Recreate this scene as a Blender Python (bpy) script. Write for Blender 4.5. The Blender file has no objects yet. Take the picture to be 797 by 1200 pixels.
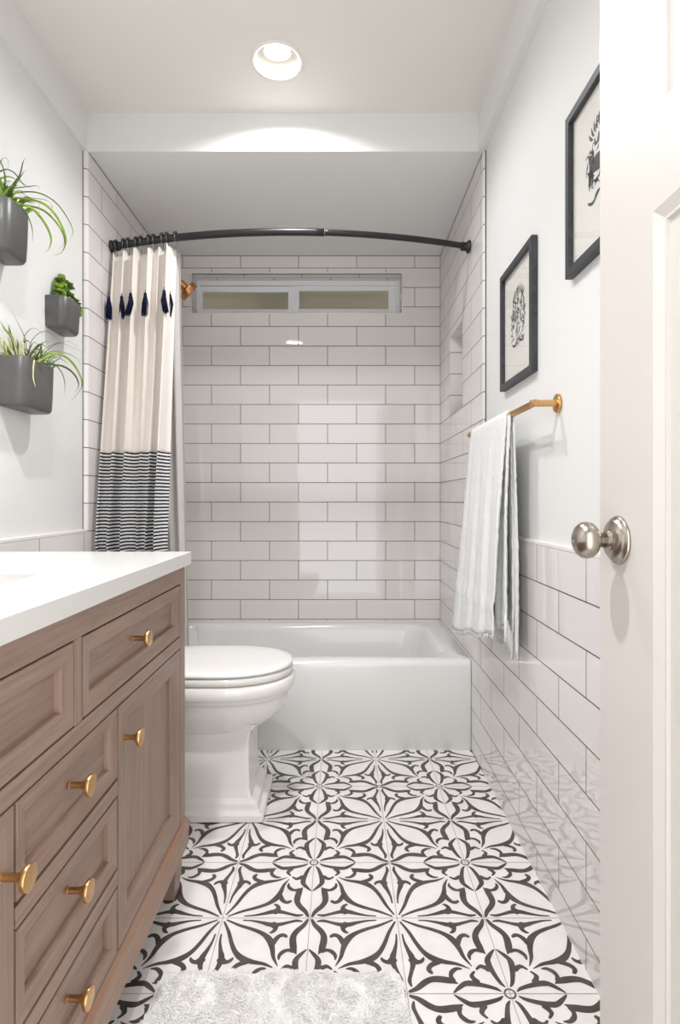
import bpy, bmesh, math, random
from mathutils import Vector, Matrix
random.seed(7)
C = bpy.context.scene.collection
PI = math.pi
# ------------------------------------------------------------------ camera constants
F, VX, VY, H = 667.0, 399.0, 585.0, 1.01
def P(px, py, d):                       # point seen at a pixel, at a real distance d into the room
    return Vector(((px-VX)*d/F, d, H+(VY-py)*d/F))
# ------------------------------------------------------------------ basic helpers
def lin(c):
    return tuple(((v/255)/12.92 if v/255 <= .04045 else ((v/255+.055)/1.055)**2.4) for v in c)+(1.0,)
def empty(name, label, cat, loc=(0,0,0), group=None):
    o = bpy.data.objects.new(name, None); C.objects.link(o); o.location = loc
    o.empty_display_size = .05
    o['label'] = label; o['category'] = cat
    if group: o['group'] = group
    return o
def link(name, bm, mats, parent=None, smooth=False, bevel=0, recalc=True, sub=0, seg=2):
    if recalc: bmesh.ops.recalc_face_normals(bm, faces=bm.faces[:])
    me = bpy.data.meshes.new(name); bm.to_mesh(me); bm.free()
    if not isinstance(mats, (list, tuple)): mats = [mats]
    for m in mats: me.materials.append(m)
    o = bpy.data.objects.new(name, me); C.objects.link(o)
    if parent:
        o.parent = parent
        o.matrix_parent_inverse = Matrix.Identity(4)
        base = Vector((0,0,0)); p = parent
        while p: base += p.location; p = p.parent
        me.transform(Matrix.Translation(-base))
    if smooth:
        for f in me.polygons: f.use_smooth = True
    if bevel:
        b = o.modifiers.new('bevel', 'BEVEL'); b.width = bevel; b.segments = seg; b.limit_method = 'ANGLE'; b.angle_limit = math.radians(40)
    if sub:
        s = o.modifiers.new('sub', 'SUBSURF'); s.levels = sub; s.render_levels = sub
    return o
def struct(o): o['kind'] = 'structure'; return o
def tag(o, label, cat, group=None):
    o['label'] = label; o['category'] = cat
    if group: o['group'] = group
    return o
def box(bm, x0, x1, y0, y1, z0, z1, mi=0):
    v = [bm.verts.new((x, y, z)) for x in (x0, x1) for y in (y0, y1) for z in (z0, z1)]
    fs = [(0,1,3,2),(4,6,7,5),(0,4,5,1),(2,3,7,6),(0,2,6,4),(1,5,7,3)]
    out = []
    for f in fs:
        fc = bm.faces.new([v[i] for i in f]); fc.material_index = mi; out.append(fc)
    return out
def loft(bm, rings, cap0=True, cap1=True, closed=True, mi=0):
    vr = [[bm.verts.new(p) for p in r] for r in rings]
    n = len(vr[0])
    for a, b in zip(vr[:-1], vr[1:]):
        for i in range(n if closed else n-1):
            j = (i+1) % n
            f = bm.faces.new((a[i], a[j], b[j], b[i])); f.material_index = mi
    if cap0: f = bm.faces.new(vr[0][::-1]); f.material_index = mi
    if cap1: f = bm.faces.new(vr[-1]); f.material_index = mi
    return vr
def frame_of(d):
    d = d.normalized()
    up = Vector((0,0,1)) if abs(d.z) < .95 else Vector((1,0,0))
    a = d.cross(up).normalized(); b = d.cross(a).normalized()
    return a, b
def tube(bm, pts, r, n=12, cap=True, mi=0):
    pts = [Vector(p) for p in pts]
    rs = r if isinstance(r, (list, tuple)) else [r]*len(pts)
    rings = []; a = None
    for i, p in enumerate(pts):
        d = (pts[min(i+1, len(pts)-1)]-pts[max(i-1, 0)]).normalized()
        if a is None: a, b = frame_of(d)
        else:
            a = (a-d*a.dot(d)).normalized(); b = d.cross(a)
        rings.append([p+(a*math.cos(t)+b*math.sin(t))*rs[i] for t in [2*PI*k/n for k in range(n)]])
    loft(bm, rings, cap, cap, mi=mi)
def lathe(bm, origin, axis, prof, n=32, mi=0, cap=True):   # prof: (distance along axis, radius)
    a, b = frame_of(Vector(axis)); ax = Vector(axis).normalized(); o = Vector(origin)
    rings = [[o+ax*h+(a*math.cos(t)+b*math.sin(t))*max(r, 1e-4) for t in [2*PI*k/n for k in range(n)]] for h, r in prof]
    loft(bm, rings, cap, cap, mi=mi)
def catmull(pts, per=6):
    pts = [tuple(p) for p in pts]; out = []
    q = [pts[0]]+pts+[pts[-1]]
    for i in range(1, len(q)-2):
        p0, p1, p2, p3 = q[i-1], q[i], q[i+1], q[i+2]
        for k in range(per):
            t = k/per
            out.append(tuple(.5*((2*b)+(-a+c)*t+(2*a-5*b+4*c-d)*t*t+(-a+3*b-3*c+d)*t**3) for a, b, c, d in zip(p0, p1, p2, p3)))
    out.append(pts[-1]); return out
def rrect(x0, x1, y0, y1, r, z, seg=6):
    out = []
    for cx, cy, a0 in ((x1-r, y1-r, 0), (x0+r, y1-r, PI/2), (x0+r, y0+r, PI), (x1-r, y0+r, 3*PI/2)):
        for k in range(seg+1):
            a = a0+PI/2*k/seg
            out.append((cx+r*math.cos(a), cy+r*math.sin(a), z))
    return out
# ------------------------------------------------------------------ materials
def mat(name, col, rough=.5, metal=0, spec=.5, **kw):
    m = bpy.data.materials.new(name); m.use_nodes = True
    b = m.node_tree.nodes['Principled BSDF']
    b.inputs['Base Color'].default_value = lin(col); b.inputs['Roughness'].default_value = rough
    b.inputs['Metallic'].default_value = metal; b.inputs['Specular IOR Level'].default_value = spec
    for k, v in kw.items(): b.inputs[k.replace('_', ' ')].default_value = v
    return m
def N(m, t, **kw):
    n = m.node_tree.nodes.new(t)
    for k, v in kw.items(): setattr(n, k, v)
    return n
def L(m, a, b): m.node_tree.links.new(a, b)
def add_noise(m, scale=(8,8,8), c1=None, c2=None, bump=0, detail=4, dist=.01, lo=.35, hi=.65):
    nt = m.node_tree; b = nt.nodes['Principled BSDF']
    tc = N(m, 'ShaderNodeTexCoord'); mp = N(m, 'ShaderNodeMapping'); mp.inputs['Scale'].default_value = scale
    no = N(m, 'ShaderNodeTexNoise'); no.inputs['Scale'].default_value = 1; no.inputs['Detail'].default_value = detail
    L(m, tc.outputs['Object'], mp.inputs[0]); L(m, mp.outputs[0], no.inputs['Vector'])
    if c1:
        r = N(m, 'ShaderNodeValToRGB'); r.color_ramp.elements[0].position = lo; r.color_ramp.elements[1].position = hi
        r.color_ramp.elements[0].color = lin(c1); r.color_ramp.elements[1].color = lin(c2)
        L(m, no.outputs[0], r.inputs[0]); L(m, r.outputs[0], b.inputs['Base Color'])
    if bump:
        bp = N(m, 'ShaderNodeBump'); bp.inputs['Strength'].default_value = bump; bp.inputs['Distance'].default_value = dist
        L(m, no.outputs[0], bp.inputs['Height']); L(m, bp.outputs[0], b.inputs['Normal'])
    return m
paint = add_noise(mat('wall_paint', (231,230,228), .55), (60,60,60), bump=.05, dist=.002)
ceil_paint = add_noise(mat('ceiling_paint', (234,229,224), .6), (60,60,60), bump=.05, dist=.002)
trim_white = mat('trim_white', (240,238,234), .35)
door_white = mat('door_white', (208,202,196), .3)
TILE_C, MORT = (230,225,222), (84,76,72)
BW, RH = .3065, .103
def tile_mat(name, a, s0, b='Z', t0=.892, flat=False):
    m = mat(name, TILE_C, .03, spec=.65); bs = m.node_tree.nodes['Principled BSDF']
    tc = N(m, 'ShaderNodeTexCoord'); sp = N(m, 'ShaderNodeSeparateXYZ'); cb = N(m, 'ShaderNodeCombineXYZ')
    L(m, tc.outputs['Object'], sp.inputs[0])
    for k, (axis, off) in enumerate(((a, -s0+BW*40), (b, -t0+RH*40))):
        ma = N(m, 'ShaderNodeMath', operation='ADD'); ma.inputs[1].default_value = off
        L(m, sp.outputs[axis], ma.inputs[0]); L(m, ma.outputs[0], cb.inputs[k])
    br = N(m, 'ShaderNodeTexBrick'); br.offset = .5; br.offset_frequency = 2; br.squash = 1
    br.inputs['Scale'].default_value = 1; br.inputs['Brick Width'].default_value = BW; br.inputs['Row Height'].default_value = RH
    br.inputs['Mortar Size'].default_value = .0016; br.inputs['Mortar Smooth'].default_value = .1; br.inputs['Bias'].default_value = -.4
    br.inputs['Color1'].default_value = lin((232,227,225)); br.inputs['Color2'].default_value = lin((225,220,218)); br.inputs['Mortar'].default_value = lin(MORT)
    L(m, cb.outputs[0], br.inputs['Vector']); L(m, br.outputs['Color'], bs.inputs['Base Color'])
    mr = N(m, 'ShaderNodeMapRange'); mr.inputs[3].default_value = .03; mr.inputs[4].default_value = .7
    L(m, br.outputs['Fac'], mr.inputs[0]); L(m, mr.outputs[0], bs.inputs['Roughness'])
    no = N(m, 'ShaderNodeTexNoise'); no.inputs['Scale'].default_value = 9; no.inputs['Detail'].default_value = 1
    L(m, tc.outputs['Object'], no.inputs['Vector'])
    b1 = N(m, 'ShaderNodeBump'); b1.inputs['Strength'].default_value = .02; b1.inputs['Distance'].default_value = .004
    L(m, no.outputs[0], b1.inputs['Height'])
    b2 = N(m, 'ShaderNodeBump'); b2.invert = True; b2.inputs['Strength'].default_value = .6; b2.inputs['Distance'].default_value = .001
    L(m, br.outputs['Fac'], b2.inputs['Height']); L(m, b1.outputs[0], b2.inputs['Normal']); L(m, b2.outputs[0], bs.inputs['Normal'])
    return m
T_back = tile_mat('subway_tile_back', 'X', .2388+BW/2)
T_side = tile_mat('subway_tile_side', 'Y', 1.2205)
T_left = tile_mat('subway_tile_left', 'Y', 1.765)
T_niche = tile_mat('subway_tile_niche', 'X', .52)
T_reveal = tile_mat('subway_tile_reveal', 'X', .10, 'Y', 3.062)
caulk = mat('grey_caulk_and_gap_shade', (104,100,97), .6)
white_trim = mat('white_edge_trim', (238,235,230), .25)
# ------------------------------------------------------------------ room shell
XL, XR = -.9335, .527            # tile faces
DL, DR = -.951, .538             # painted wall faces
YB = 3.005; YT = 2.11            # back wall; front edge of the shower tiling
ZS, ZC = 2.296, 2.44             # shower ceiling / beam underside, ceiling
def tiled_boxes(bm, boxes):      # material slots: 0 faces along X normal, 1 faces along Y normal, 2 faces along Z normal
    for b in boxes:
        for f in box(bm, *b):
            f.normal_update(); n = f.normal
            f.material_index = max(range(3), key=lambda i: abs(n[i]))
# painted walls
bm = bmesh.new(); box(bm, DR, DR+.12, -.12, 2.12, 0, ZC+.05); struct(link('wall_right', bm, paint))
bm = bmesh.new(); box(bm, DL-.12, DL, -.12, 2.12, 0, ZC+.05); struct(link('wall_left', bm, paint))
# near wall with the doorway the camera looks through
bm = bmesh.new()
box(bm, DL, -.46, -.12, -.02, 0, ZC); box(bm, .43, DR, -.12, -.02, 0, ZC); box(bm, -.46, .43, -.12, -.02, 2.06, ZC)
struct(link('wall_near', bm, paint))
# wainscot tiles
def side_profile(bm, X, D, y0, y1, z0, z1):   # tile sheet with a bullnose at y0 if y0 is the shower edge
    s = 1 if D > X else -1
    pts = [(D, y0-.010)]
    for k in range(1, 7):
        a = PI/2*k/6
        pts.append((D-s*abs(D-X)*math.sin(a), y0-.010+.012*(1-math.cos(a))))
    pts += [(X, y1), (D, y1)]
    loft(bm, [[(x, y, z0) for x, y in pts], [(x, y, z1) for x, y in pts]])
WZ = .888
bm = bmesh.new(); box(bm, XR, DR, -.02, YT, 0, WZ); struct(link('wall_right_wainscot', bm, T_side))
bm = bmesh.new(); box(bm, DL, XL, -.02, YT, 0, WZ); struct(link('wall_left_wainscot', bm, T_left))
bm = bmesh.new(); box(bm, XR-.001, DR, -.02, YT-.011, WZ, WZ+.011); struct(link('trim_1', bm, white_trim, bevel=.002))
bm = bmesh.new(); box(bm, DL, XL+.001, -.02, YT-.011, WZ, WZ+.011); struct(link('trim_2', bm, white_trim, bevel=.002))
# shower right wall with niche
NY0, NY1, NZ0, NZ1, ND = 2.458, 2.738, 1.407, 1.787, .095
bm = bmesh.new()
side_profile(bm, XR, DR, YT, YT+.03, WZ, ZS)
for f in bm.faces: f.material_index = 0
tiled_boxes(bm, [(XR, XR+.13, YT+.03, NY0, WZ, ZS), (XR, XR+.13, NY1, YB, WZ, ZS), (XR, XR+.13, NY0, NY1, WZ, NZ0), (XR, XR+.13, NY0, NY1, NZ1, ZS), (XR+ND, XR+.13, NY0, NY1, NZ0, NZ1), (XR, XR+.13, YT, YB, 0, WZ)])
struct(link('wall_right_shower', bm, [T_side, T_niche, T_side], recalc=True))
bm = bmesh.new()
side_profile(bm, XL, DL, YT, YT+.03, WZ, ZS)
box(bm, XL-.13, XL, YT+.03, YB, WZ, ZS); box(bm, XL-.13, XL, YT, YB, 0, WZ)
struct(link('wall_left_shower', bm, T_left))
# thin lines: caulk, and a painted shadow gap where right tile meets paint
bm = bmesh.new()
box(bm, DR-.004, DR, YT-.0135, YT-.0095, WZ+.011, ZS)  # dark strip paints the shadow gap beside the bullnose
box(bm, XR-.0012, XR, YT+.002, YB, ZS-.003, ZS)
box(bm, XR-.0012, XR, YB-.0012, YB, .37, ZS)
box(bm, XR-.0014, XR, YT-.002, 2.289, 0, .0025)
struct(link('trim_3', bm, caulk))
bm = bmesh.new()
box(bm, DL, DL+.0025, YT-.0125, YT-.0095, WZ+.011, ZS)
box(bm, XL, XL+.0012, YT+.002, YB, ZS-.003, ZS)
box(bm, XL, XR, YB-.0012, YB, ZS-.003, ZS)
struct(link('trim_4', bm, caulk))
# back wall with window opening
WX0, WX1, WZ0, WZ1 = -.784, .324, 1.993, 2.201
bm = bmesh.new()
tiled_boxes(bm, [(XL-.13, WX0, YB, YB+.14, 0, ZS), (WX1, XR+.13, YB, YB+.14, 0, ZS), (WX0, WX1, YB, YB+.14, 0, WZ0), (WX0, WX1, YB, YB+.14, WZ1, ZS)])
struct(link('wall_back', bm, [T_side, T_back, T_reveal]))
# white edge strip round the opening
bm = bmesh.new(); t = .005
box(bm, WX0-t, WX0, YB-.002, YB+.01, WZ0-t, WZ1+t); box(bm, WX1, WX1+t, YB-.002, YB+.01, WZ0-t, WZ1+t)
box(bm, WX0, WX1, YB-.002, YB+.01, WZ1, WZ1+t); box(bm, WX0, WX1, YB-.002, YB+.01, WZ0-t, WZ0)
struct(link('trim_5', bm, white_trim))
# ceiling with a round hole for the recessed light
LX, LY, LR = -.206, 1.859, .0745
def holed(bm, x0, x1, y0, y1, z, mi=0, cx=LX, cy=LY):
    q = .15; n = 48; a = []; b = []
    for k in range(n):
        t = 2*PI*k/n; c, s = math.cos(t), math.sin(t); m = max(abs(c), abs(s))
        a.append(bm.verts.new((cx+LR*c, cy+LR*s, z))); b.append(bm.verts.new((cx+q*c/m, cy+q*s/m, z)))
    for k in range(n):
        j = (k+1) % n; bm.faces.new((a[k], a[j], b[j], b[k]))
    for X0, X1, Y0, Y1 in ((x0, cx-q, y0, y1), (cx+q, x1, y0, y1), (cx-q, cx+q, y0, cy-q), (cx-q, cx+q, cy+q, y1)):
        bm.faces.new([bm.verts.new(p) for p in ((X0, Y0, z), (X1, Y0, z), (X1, Y1, z), (X0, Y1, z))])
LY2 = .80; LX2 = -.42  # position of the added fill lamp, out of view
bm = bmesh.new(); holed(bm, DL, DR, 1.2, 2.105, ZC); holed(bm, DL, DR, -.12, 1.2, ZC, 0, LX2, LY2); box(bm, DL-.12, DR+.12, -.12, 2.25, ZC+.12, ZC+.16)
struct(link('ceiling', bm, ceil_paint))
bm = bmesh.new(); box(bm, DL-.12, DR+.12, 2.105, YB+.14, ZS, ZC+.12); struct(link('ceiling_shower', bm, paint))
# side soffits
bm = bmesh.new(); box(bm, DL, -.936, -.02, 2.105, ZS, ZC); struct(link('trim_6', bm, paint))
bm = bmesh.new(); box(bm, .511, DR, -.02, 2.105, ZS, ZC); struct(link('trim_7', bm, paint))
# ------------------------------------------------------------------ patterned floor
tile_w = add_noise(mat('encaustic_white', (238,233,229), .38), (14,14,14), (233,228,224), (241,237,233))
tile_k = add_noise(mat('encaustic_charcoal', (74,69,64), .42), (30,30,30), (66,62,58), (84,79,74))
grout = mat('floor_grout', (158,150,144), .7)
T = .21
q0 = [(58,55), (563,58), (725,497), (122,492)]        # one tile's corners on the pattern sketch: star, side, flower, side
def solve_h(src, dst):
    A = []; B = []
    for (x, y), (u, v) in zip(src, dst):
        A.append([x, y, 1, 0, 0, 0, -u*x, -u*y]); B.append(u)
        A.append([0, 0, 0, x, y, 1, -v*x, -v*y]); B.append(v)
    n = 8
    for i in range(n):
        p = max(range(i, n), key=lambda r: abs(A[r][i])); A[i], A[p] = A[p], A[i]; B[i], B[p] = B[p], B[i]
        for r in range(n):
            if r != i:
                k = A[r][i]/A[i][i]
                A[r] = [a-k*b for a, b in zip(A[r], A[i])]; B[r] -= k*B[i]
    h = [B[i]/A[i][i] for i in range(n)]
    return lambda x, y: ((h[0]*x+h[1]*y+h[2])/(h[6]*x+h[7]*y+1), (h[3]*x+h[4]*y+h[5])/(h[6]*x+h[7]*y+1))
hom = solve_h(q0, [(0,0), (1,0), (1,1), (0,1)])
strokes = [
 [(88,66,7),(170,96,13),(260,121,16),(330,147,20),(385,184,30),(420,230,25),(450,283,17),(496,334,4)],
 [(414,205,26),(418,178,30),(432,160,24),(452,155,18),(474,164,13)],
 [(183,68,6),(240,72,9),(300,83,15),(350,94,22),(400,94,20),(450,82,15),(490,73,14),(526,77,7)],
 [(366,94,30),(386,108,26),(388,125,24),(378,136,17),(366,140,7)],
 [(553,72,18),(546,98,27),(522,130,33),(513,160,34),(524,195,34),(546,232,30),(574,264,5)],
 [(552,246,24),(518,242,17),(492,252,25),(480,272,22),(487,296,8)],
 [(621,242,10),(603,266,23),(587,297,31),(596,327,30),(615,360,25),(640,398,21),(668,434,16),(694,456,6)],
 [(596,352,30),(568,341,20),(545,336,19),(526,350,14)],
]
def stroke_polys(st):
    sp = catmull(st, 5); left = []; right = []
    for i, (x, y, w) in enumerate(sp):
        a = sp[max(i-1, 0)]; b = sp[min(i+1, len(sp)-1)]
        dx, dy = b[0]-a[0], b[1]-a[1]; l = math.hypot(dx, dy) or 1
        # local metric correction so that both sides keep the drawn thickness
        nx, ny = -dy/l, dx/l
        left.append((x+nx*w/2, y+ny*w/2)); right.append((x-nx*w/2, y-ny*w/2))
    # rounded ends
    def capend(p, d, w):
        return [(p[0]+d[0]*w/2*math.sin(t)+(-d[1])*w/2*math.cos(t), p[1]+d[1]*w/2*math.sin(t)+d[0]*w/2*math.cos(t)) for t in (PI*.25, PI*.5, PI*.75)]
    e = sp[-1]; p = sp[-2]; l = math.hypot(e[0]-p[0], e[1]-p[1]); de = ((e[0]-p[0])/l, (e[1]-p[1])/l)
    s = sp[0]; p = sp[1]; l = math.hypot(s[0]-p[0], s[1]-p[1]); ds = ((s[0]-p[0])/l, (s[1]-p[1])/l)
    return left, right, capend(e, de, e[2]), capend(s, ds, s[2])
half = []
for si, st in enumerate(strokes):
    st = [(x, y, w*1.1) for x, y, w in st]
    l, r, ce, cs = stroke_polys(st)
    H2 = lambda q: [hom(*p) for p in q]
    l, r, ce, cs = H2(l), H2(r), H2(ce), H2(cs)
    quads = [(l[i], l[i+1], r[i+1], r[i]) for i in range(len(l)-1)]
    quads.append((l[-1], ce[0], ce[1], ce[2], r[-1])); quads.append((r[0], cs[0], cs[1], cs[2], l[0]))
    half += [(si, q) for q in quads]
ring = []
for k in range(24):
    a, b = 2*PI*k/24, 2*PI*(k+1)/24
    ring.append([(1+.060*math.cos(a), 1+.060*math.sin(a)), (1+.060*math.cos(b), 1+.060*math.sin(b)), (1+.043*math.cos(b), 1+.043*math.sin(b)), (1+.043*math.cos(a), 1+.043*math.sin(a))])
sx0, sy0 = .1365, 1.372                # a star centre on the floor
bm = bmesh.new()
FX0, FX1, FY0, FY1 = DL, DR, -.12, 2.30
bm.faces.new([bm.verts.new(p) for p in ((FX0, FY0, 0), (FX1, FY0, 0), (FX1, FY1, 0), (FX0, FY1, 0))])
for f in box(bm, FX0-.1, FX1+.1, FY0, YB+.1, -.06, -.004): f.material_index = 0
def inside(poly): return all(XL < x < XR and .0 < y < 2.288 for x, y in poly)
def clip(poly):
    for ax, lim, sg in ((0, XL+.002, 1), (0, XR-.001, -1), (1, FY0, 1), (1, 2.289, -1)):
        out = []
        for i in range(len(poly)):
            a, b = poly[i], poly[(i+1) % len(poly)]
            ia, ib = (a[ax]-lim)*sg >= 0, (b[ax]-lim)*sg >= 0
            if ia: out.append(a)
            if ia != ib:
                t = (lim-a[ax])/(b[ax]-a[ax]); out.append((a[0]+(b[0]-a[0])*t, a[1]+(b[1]-a[1])*t))
        poly = out
        if len(poly) < 3: return None
    return poly
for i in range(-7, 4):
    for j in range(-8, 6):
        # tile corner nodes; star where both indices are even
        ci, cj = (i if i % 2 == 0 else i+1), (j if j % 2 == 0 else j+1)
        du, dv = (1 if i % 2 == 0 else -1), (1 if j % 2 == 0 else -1)
        if sy0+(j+1)*T < -.1 or sy0+j*T > 2.3 or sx0+(i+1)*T < XL or sx0+i*T > XR: continue
        for sw in (0, 1):
            for zi, poly in half+([(9, q) for q in ring] if sw == 0 and i % 2 == 0 and j % 2 == 0 else []):
                pts = [((v, u) if sw else (u, v)) for u, v in poly]
                w = [(sx0+(ci+du*u)*T, sy0+(cj+dv*v)*T) for u, v in pts]
                w = clip(w)
                if not w: continue
                try: f = bm.faces.new([bm.verts.new((x, y, .00025+.00003*zi+.000015*sw)) for x, y in w])
                except ValueError: continue
                f.normal_update()
                if abs(f.calc_area()) < 1e-9: bm.faces.remove(f); continue
                if f.normal.z < 0: f.normal_flip()
                f.material_index = 1
g = .0007
for i in range(-8, 5):
    x = sx0+i*T
    if XL < x < XR:
        f = bm.faces.new([bm.verts.new(p) for p in ((x-g, FY0, .0006), (x+g, FY0, .0006), (x+g, 2.289, .0006), (x-g, 2.289, .0006))]); f.material_index = 2
for j in range(-8, 6):
    y = sy0+j*T
    if FY0 < y < 2.289:
        f = bm.faces.new([bm.verts.new(p) for p in ((XL+.001, y-g, .0006), (XR-.001, y-g, .0006), (XR-.001, y+g, .0006), (XL+.001, y+g, .0006))]); f.material_index = 2
struct(link('floor', bm, [tile_w, tile_k, grout], recalc=False))
# ------------------------------------------------------------------ window
vinyl = mat('white_vinyl', (246,247,248), .3)
glassm = mat('obscure_glass', (205,203,190), .32, Transmission_Weight=.85, IOR=1.3)
add_noise(glassm, (25,60,25), bump=.25, dist=.003)
gasket = mat('black_gasket', (70,70,66), .6)
win = bpy.data.objects.new('window_1', None); C.objects.link(win); win.location = (0, 3.1, WZ0); struct(win)
def rect_frame(bm, x0, x1, z0, z1, wl, wr, wb, wt, y0, y1, mi=0):
    box(bm, x0, x0+wl, y0, y1, z0, z1, mi); box(bm, x1-wr, x1, y0, y1, z0, z1, mi)
    box(bm, x0+wl, x1-wr, y0, y1, z0, z0+wb, mi); box(bm, x0+wl, x1-wr, y0, y1, z1-wt, z1, mi)
bm = bmesh.new(); rect_frame(bm, WX0, WX1, WZ0, WZ1, .018, .018, .022, .026, 3.098, 3.14)
link('window_frame', bm, vinyl, win, bevel=.002)
bm = bmesh.new(); rect_frame(bm, -.768, -.255, WZ0+.02, 2.172, .016, .03, .033, .032, 3.104, 3.125)
s1 = link('sash', bm, vinyl, win, bevel=.002)
bm = bmesh.new(); box(bm, -.754, -.283, 3.112, 3.117, 2.045, 2.142); link('pane', bm, glassm, s1)
bm = bmesh.new(); rect_frame(bm, -.258, .306, WZ0+.02, 2.176, .032, .044, .038, .026, 3.112, 3.136)
s2 = link('sash', bm, vinyl, win, bevel=.002)
bm = bmesh.new(); box(bm, -.228, .264, 3.122, 3.127, 2.05, 2.152); link('pane', bm, glassm, s2)
bm = bmesh.new(); box(bm, -.268, -.262, 3.098, 3.104, 2.07, 2.13); link('latch', bm, vinyl, win, bevel=.001)
# boards and eave soffit added outside to keep bright world light off the panes
eave = add_noise(mat('eave_boards', (168,164,152), .8), (2,30,2), (150,146,132), (190,184,170))
bm = bmesh.new(); box(bm, -1.9, 1.5, 3.45, 3.50, 1.2, 2.9)
for k in range(8): box(bm, -1.9, 1.5, 3.435, 3.45, 1.3+k*.19, 1.47+k*.19)
struct(link('wall_outside_blocker', bm, eave))
bm = bmesh.new(); box(bm, XL-.13, XR+.13, YB+.14, 3.52, 2.92, 3.0); struct(link('ceiling_eave_blocker', bm, eave))
# ------------------------------------------------------------------ recessed light
lm = bpy.data.materials.new('lamp_glow'); lm.use_nodes = True
bs = lm.node_tree.nodes['Principled BSDF']; bs.inputs['Emission Color'].default_value = (1, .95, .87, 1); bs.inputs['Emission Strength'].default_value = 2.2
white_metal = mat('white_enamel', (240,236,230), .35)
def downlight(LY, lab):
    cl = empty('recessed_ceiling_light', lab, 'ceiling light', (LX, LY, ZC))
    bm = bmesh.new(); n = 48
    rings = []
    for r, z in ((LR-.001, ZC+.002), (LR, ZC-.003), (LR+.004, ZC-.005), (LR+.012, ZC-.003), (LR+.013, ZC-.0003)):
        rings.append([(LX+r*math.cos(2*PI*k/n), LY+r*math.sin(2*PI*k/n), z) for k in range(n)])
    loft(bm, rings, False, False); link('trim_ring', bm, white_metal, cl, smooth=True)
    bm = bmesh.new(); rings = []
    for r, z in ((LR-.001, ZC), (LR-.002, ZC+.01), (LR-.012, ZC+.05), (LR-.016, ZC+.085)):
        rings.append([(LX+r*math.cos(2*PI*k/n), LY+r*math.sin(2*PI*k/n), z) for k in range(n)])
    loft(bm, rings, False, True); link('baffle', bm, white_metal, cl, smooth=True)
    tl = Vector((0, .12, -1)).normalized()
    bm = bmesh.new(); lathe(bm, Vector((LX, LY-.002, ZC+.028))-tl*.045, tl, [(0,.03),(.02,.04),(.043,.045),(.046,.045),(.046,.0405),(.041,.0395)], 40, cap=False)
    lp = link('lamp_housing', bm, white_metal, cl, smooth=True)
    bm = bmesh.new(); lathe(bm, Vector((LX, LY-.002, ZC+.028))-tl*.004, tl, [(0,.0395),(.002,.038),(.0035,.02),(.004,.001)], 40)
    link('lamp_lens', bm, lm, lp, smooth=True)
downlight(LY, 'round white recessed downlight glowing in the ceiling in front of the beam')
bm = bmesh.new(); rings = []
for r_, z in ((LR-.001, ZC), (LR-.012, ZC+.05), (LR-.016, ZC+.085)):
    rings.append([(LX2+r_*math.cos(2*PI*k/32), LY2+r_*math.sin(2*PI*k/32), z) for k in range(32)])
loft(bm, rings, False, True); struct(link('ceiling_fill_recess', bm, white_metal))  # added recess out of view, cuts off the fill lamp at low angles
# ------------------------------------------------------------------ vanity
def wood(name, sc):
    m = mat(name, (140,116,101), .42, spec=.4)
    nt = m.node_tree; b = nt.nodes['Principled BSDF']
    tc = N(m, 'ShaderNodeTexCoord'); mp = N(m, 'ShaderNodeMapping'); mp.inputs['Scale'].default_value = sc
    n1 = N(m, 'ShaderNodeTexNoise'); n1.inputs['Scale'].default_value = 1; n1.inputs['Detail'].default_value = 6; n1.inputs['Roughness'].default_value = .65
    L(m, tc.outputs['Object'], mp.inputs[0]); L(m, mp.outputs[0], n1.inputs['Vector'])
    r = N(m, 'ShaderNodeValToRGB'); e = r.color_ramp.elements
    e[0].position = .28; e[0].color = lin((132,107,93)); e[1].position = .72; e[1].color = lin((163,139,124))
    x = e.new(.5); x.color = lin((149,125,111))
    L(m, n1.outputs[0], r.inputs[0])
    n2 = N(m, 'ShaderNodeTexNoise'); n2.inputs['Scale'].default_value = 3.5; n2.inputs['Detail'].default_value = 2
    L(m, tc.outputs['Object'], n2.inputs['Vector'])
    mx = N(m, 'ShaderNodeMix', data_type='RGBA', blend_type='MULTIPLY'); mx.inputs[0].default_value = .5
    r2 = N(m, 'ShaderNodeValToRGB'); r2.color_ramp.elements[0].position = .3; r2.color_ramp.elements[1].position = .7
    r2.color_ramp.elements[0].color = (.84,.82,.81,1); r2.color_ramp.elements[1].color = (1,1,1,1)
    L(m, n2.outputs[0], r2.inputs[0]); L(m, r.outputs[0], mx.inputs[6]); L(m, r2.outputs[0], mx.inputs[7])
    L(m, mx.outputs[2], b.inputs['Base Color'])
    bp = N(m, 'ShaderNodeBump'); bp.inputs['Strength'].default_value = .12; bp.inputs['Distance'].default_value = .001
    L(m, n1.outputs[0], bp.inputs['Height']); L(m, bp.outputs[0], b.inputs['Normal'])
    return m
wood_h = wood('brown_stained_wood', (90, 5, 110))
wood_v = wood('brown_stained_wood_upright', (90, 110, 5))
wood_base = add_noise(mat('worn_base_wood', (150,112,88), .45), (60, 3, 90), (158,118,94), (156,132,116))
gap_shade = mat('gap_shade', (28,20,16), .8)  # near-black colour puts the shade into the gaps between fronts
brass = mat('brushed_brass', (210,168,116), .26, metal=1)
add_noise(brass, (300,300,300), bump=.04, dist=.0005)
VXF = -.407; VY0, VY1 = .272, 1.49
van = empty('vanity_cabinet', 'brown stained wood vanity cabinet with brass pulls under a white top', 'cabinet', (-.67, .88, 0))
bm = bmesh.new()
box(bm, DL+.02, VXF-.0225, VY0+.02, VY1-.02, .12, .70); box(bm, VXF-.045, VXF-.0225, VY0+.02, VY1-.02, .70, .838)                         # carcass, plus a dark strip that paints shade behind the upper gaps
link('carcass', bm, gap_shade, van)
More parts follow.
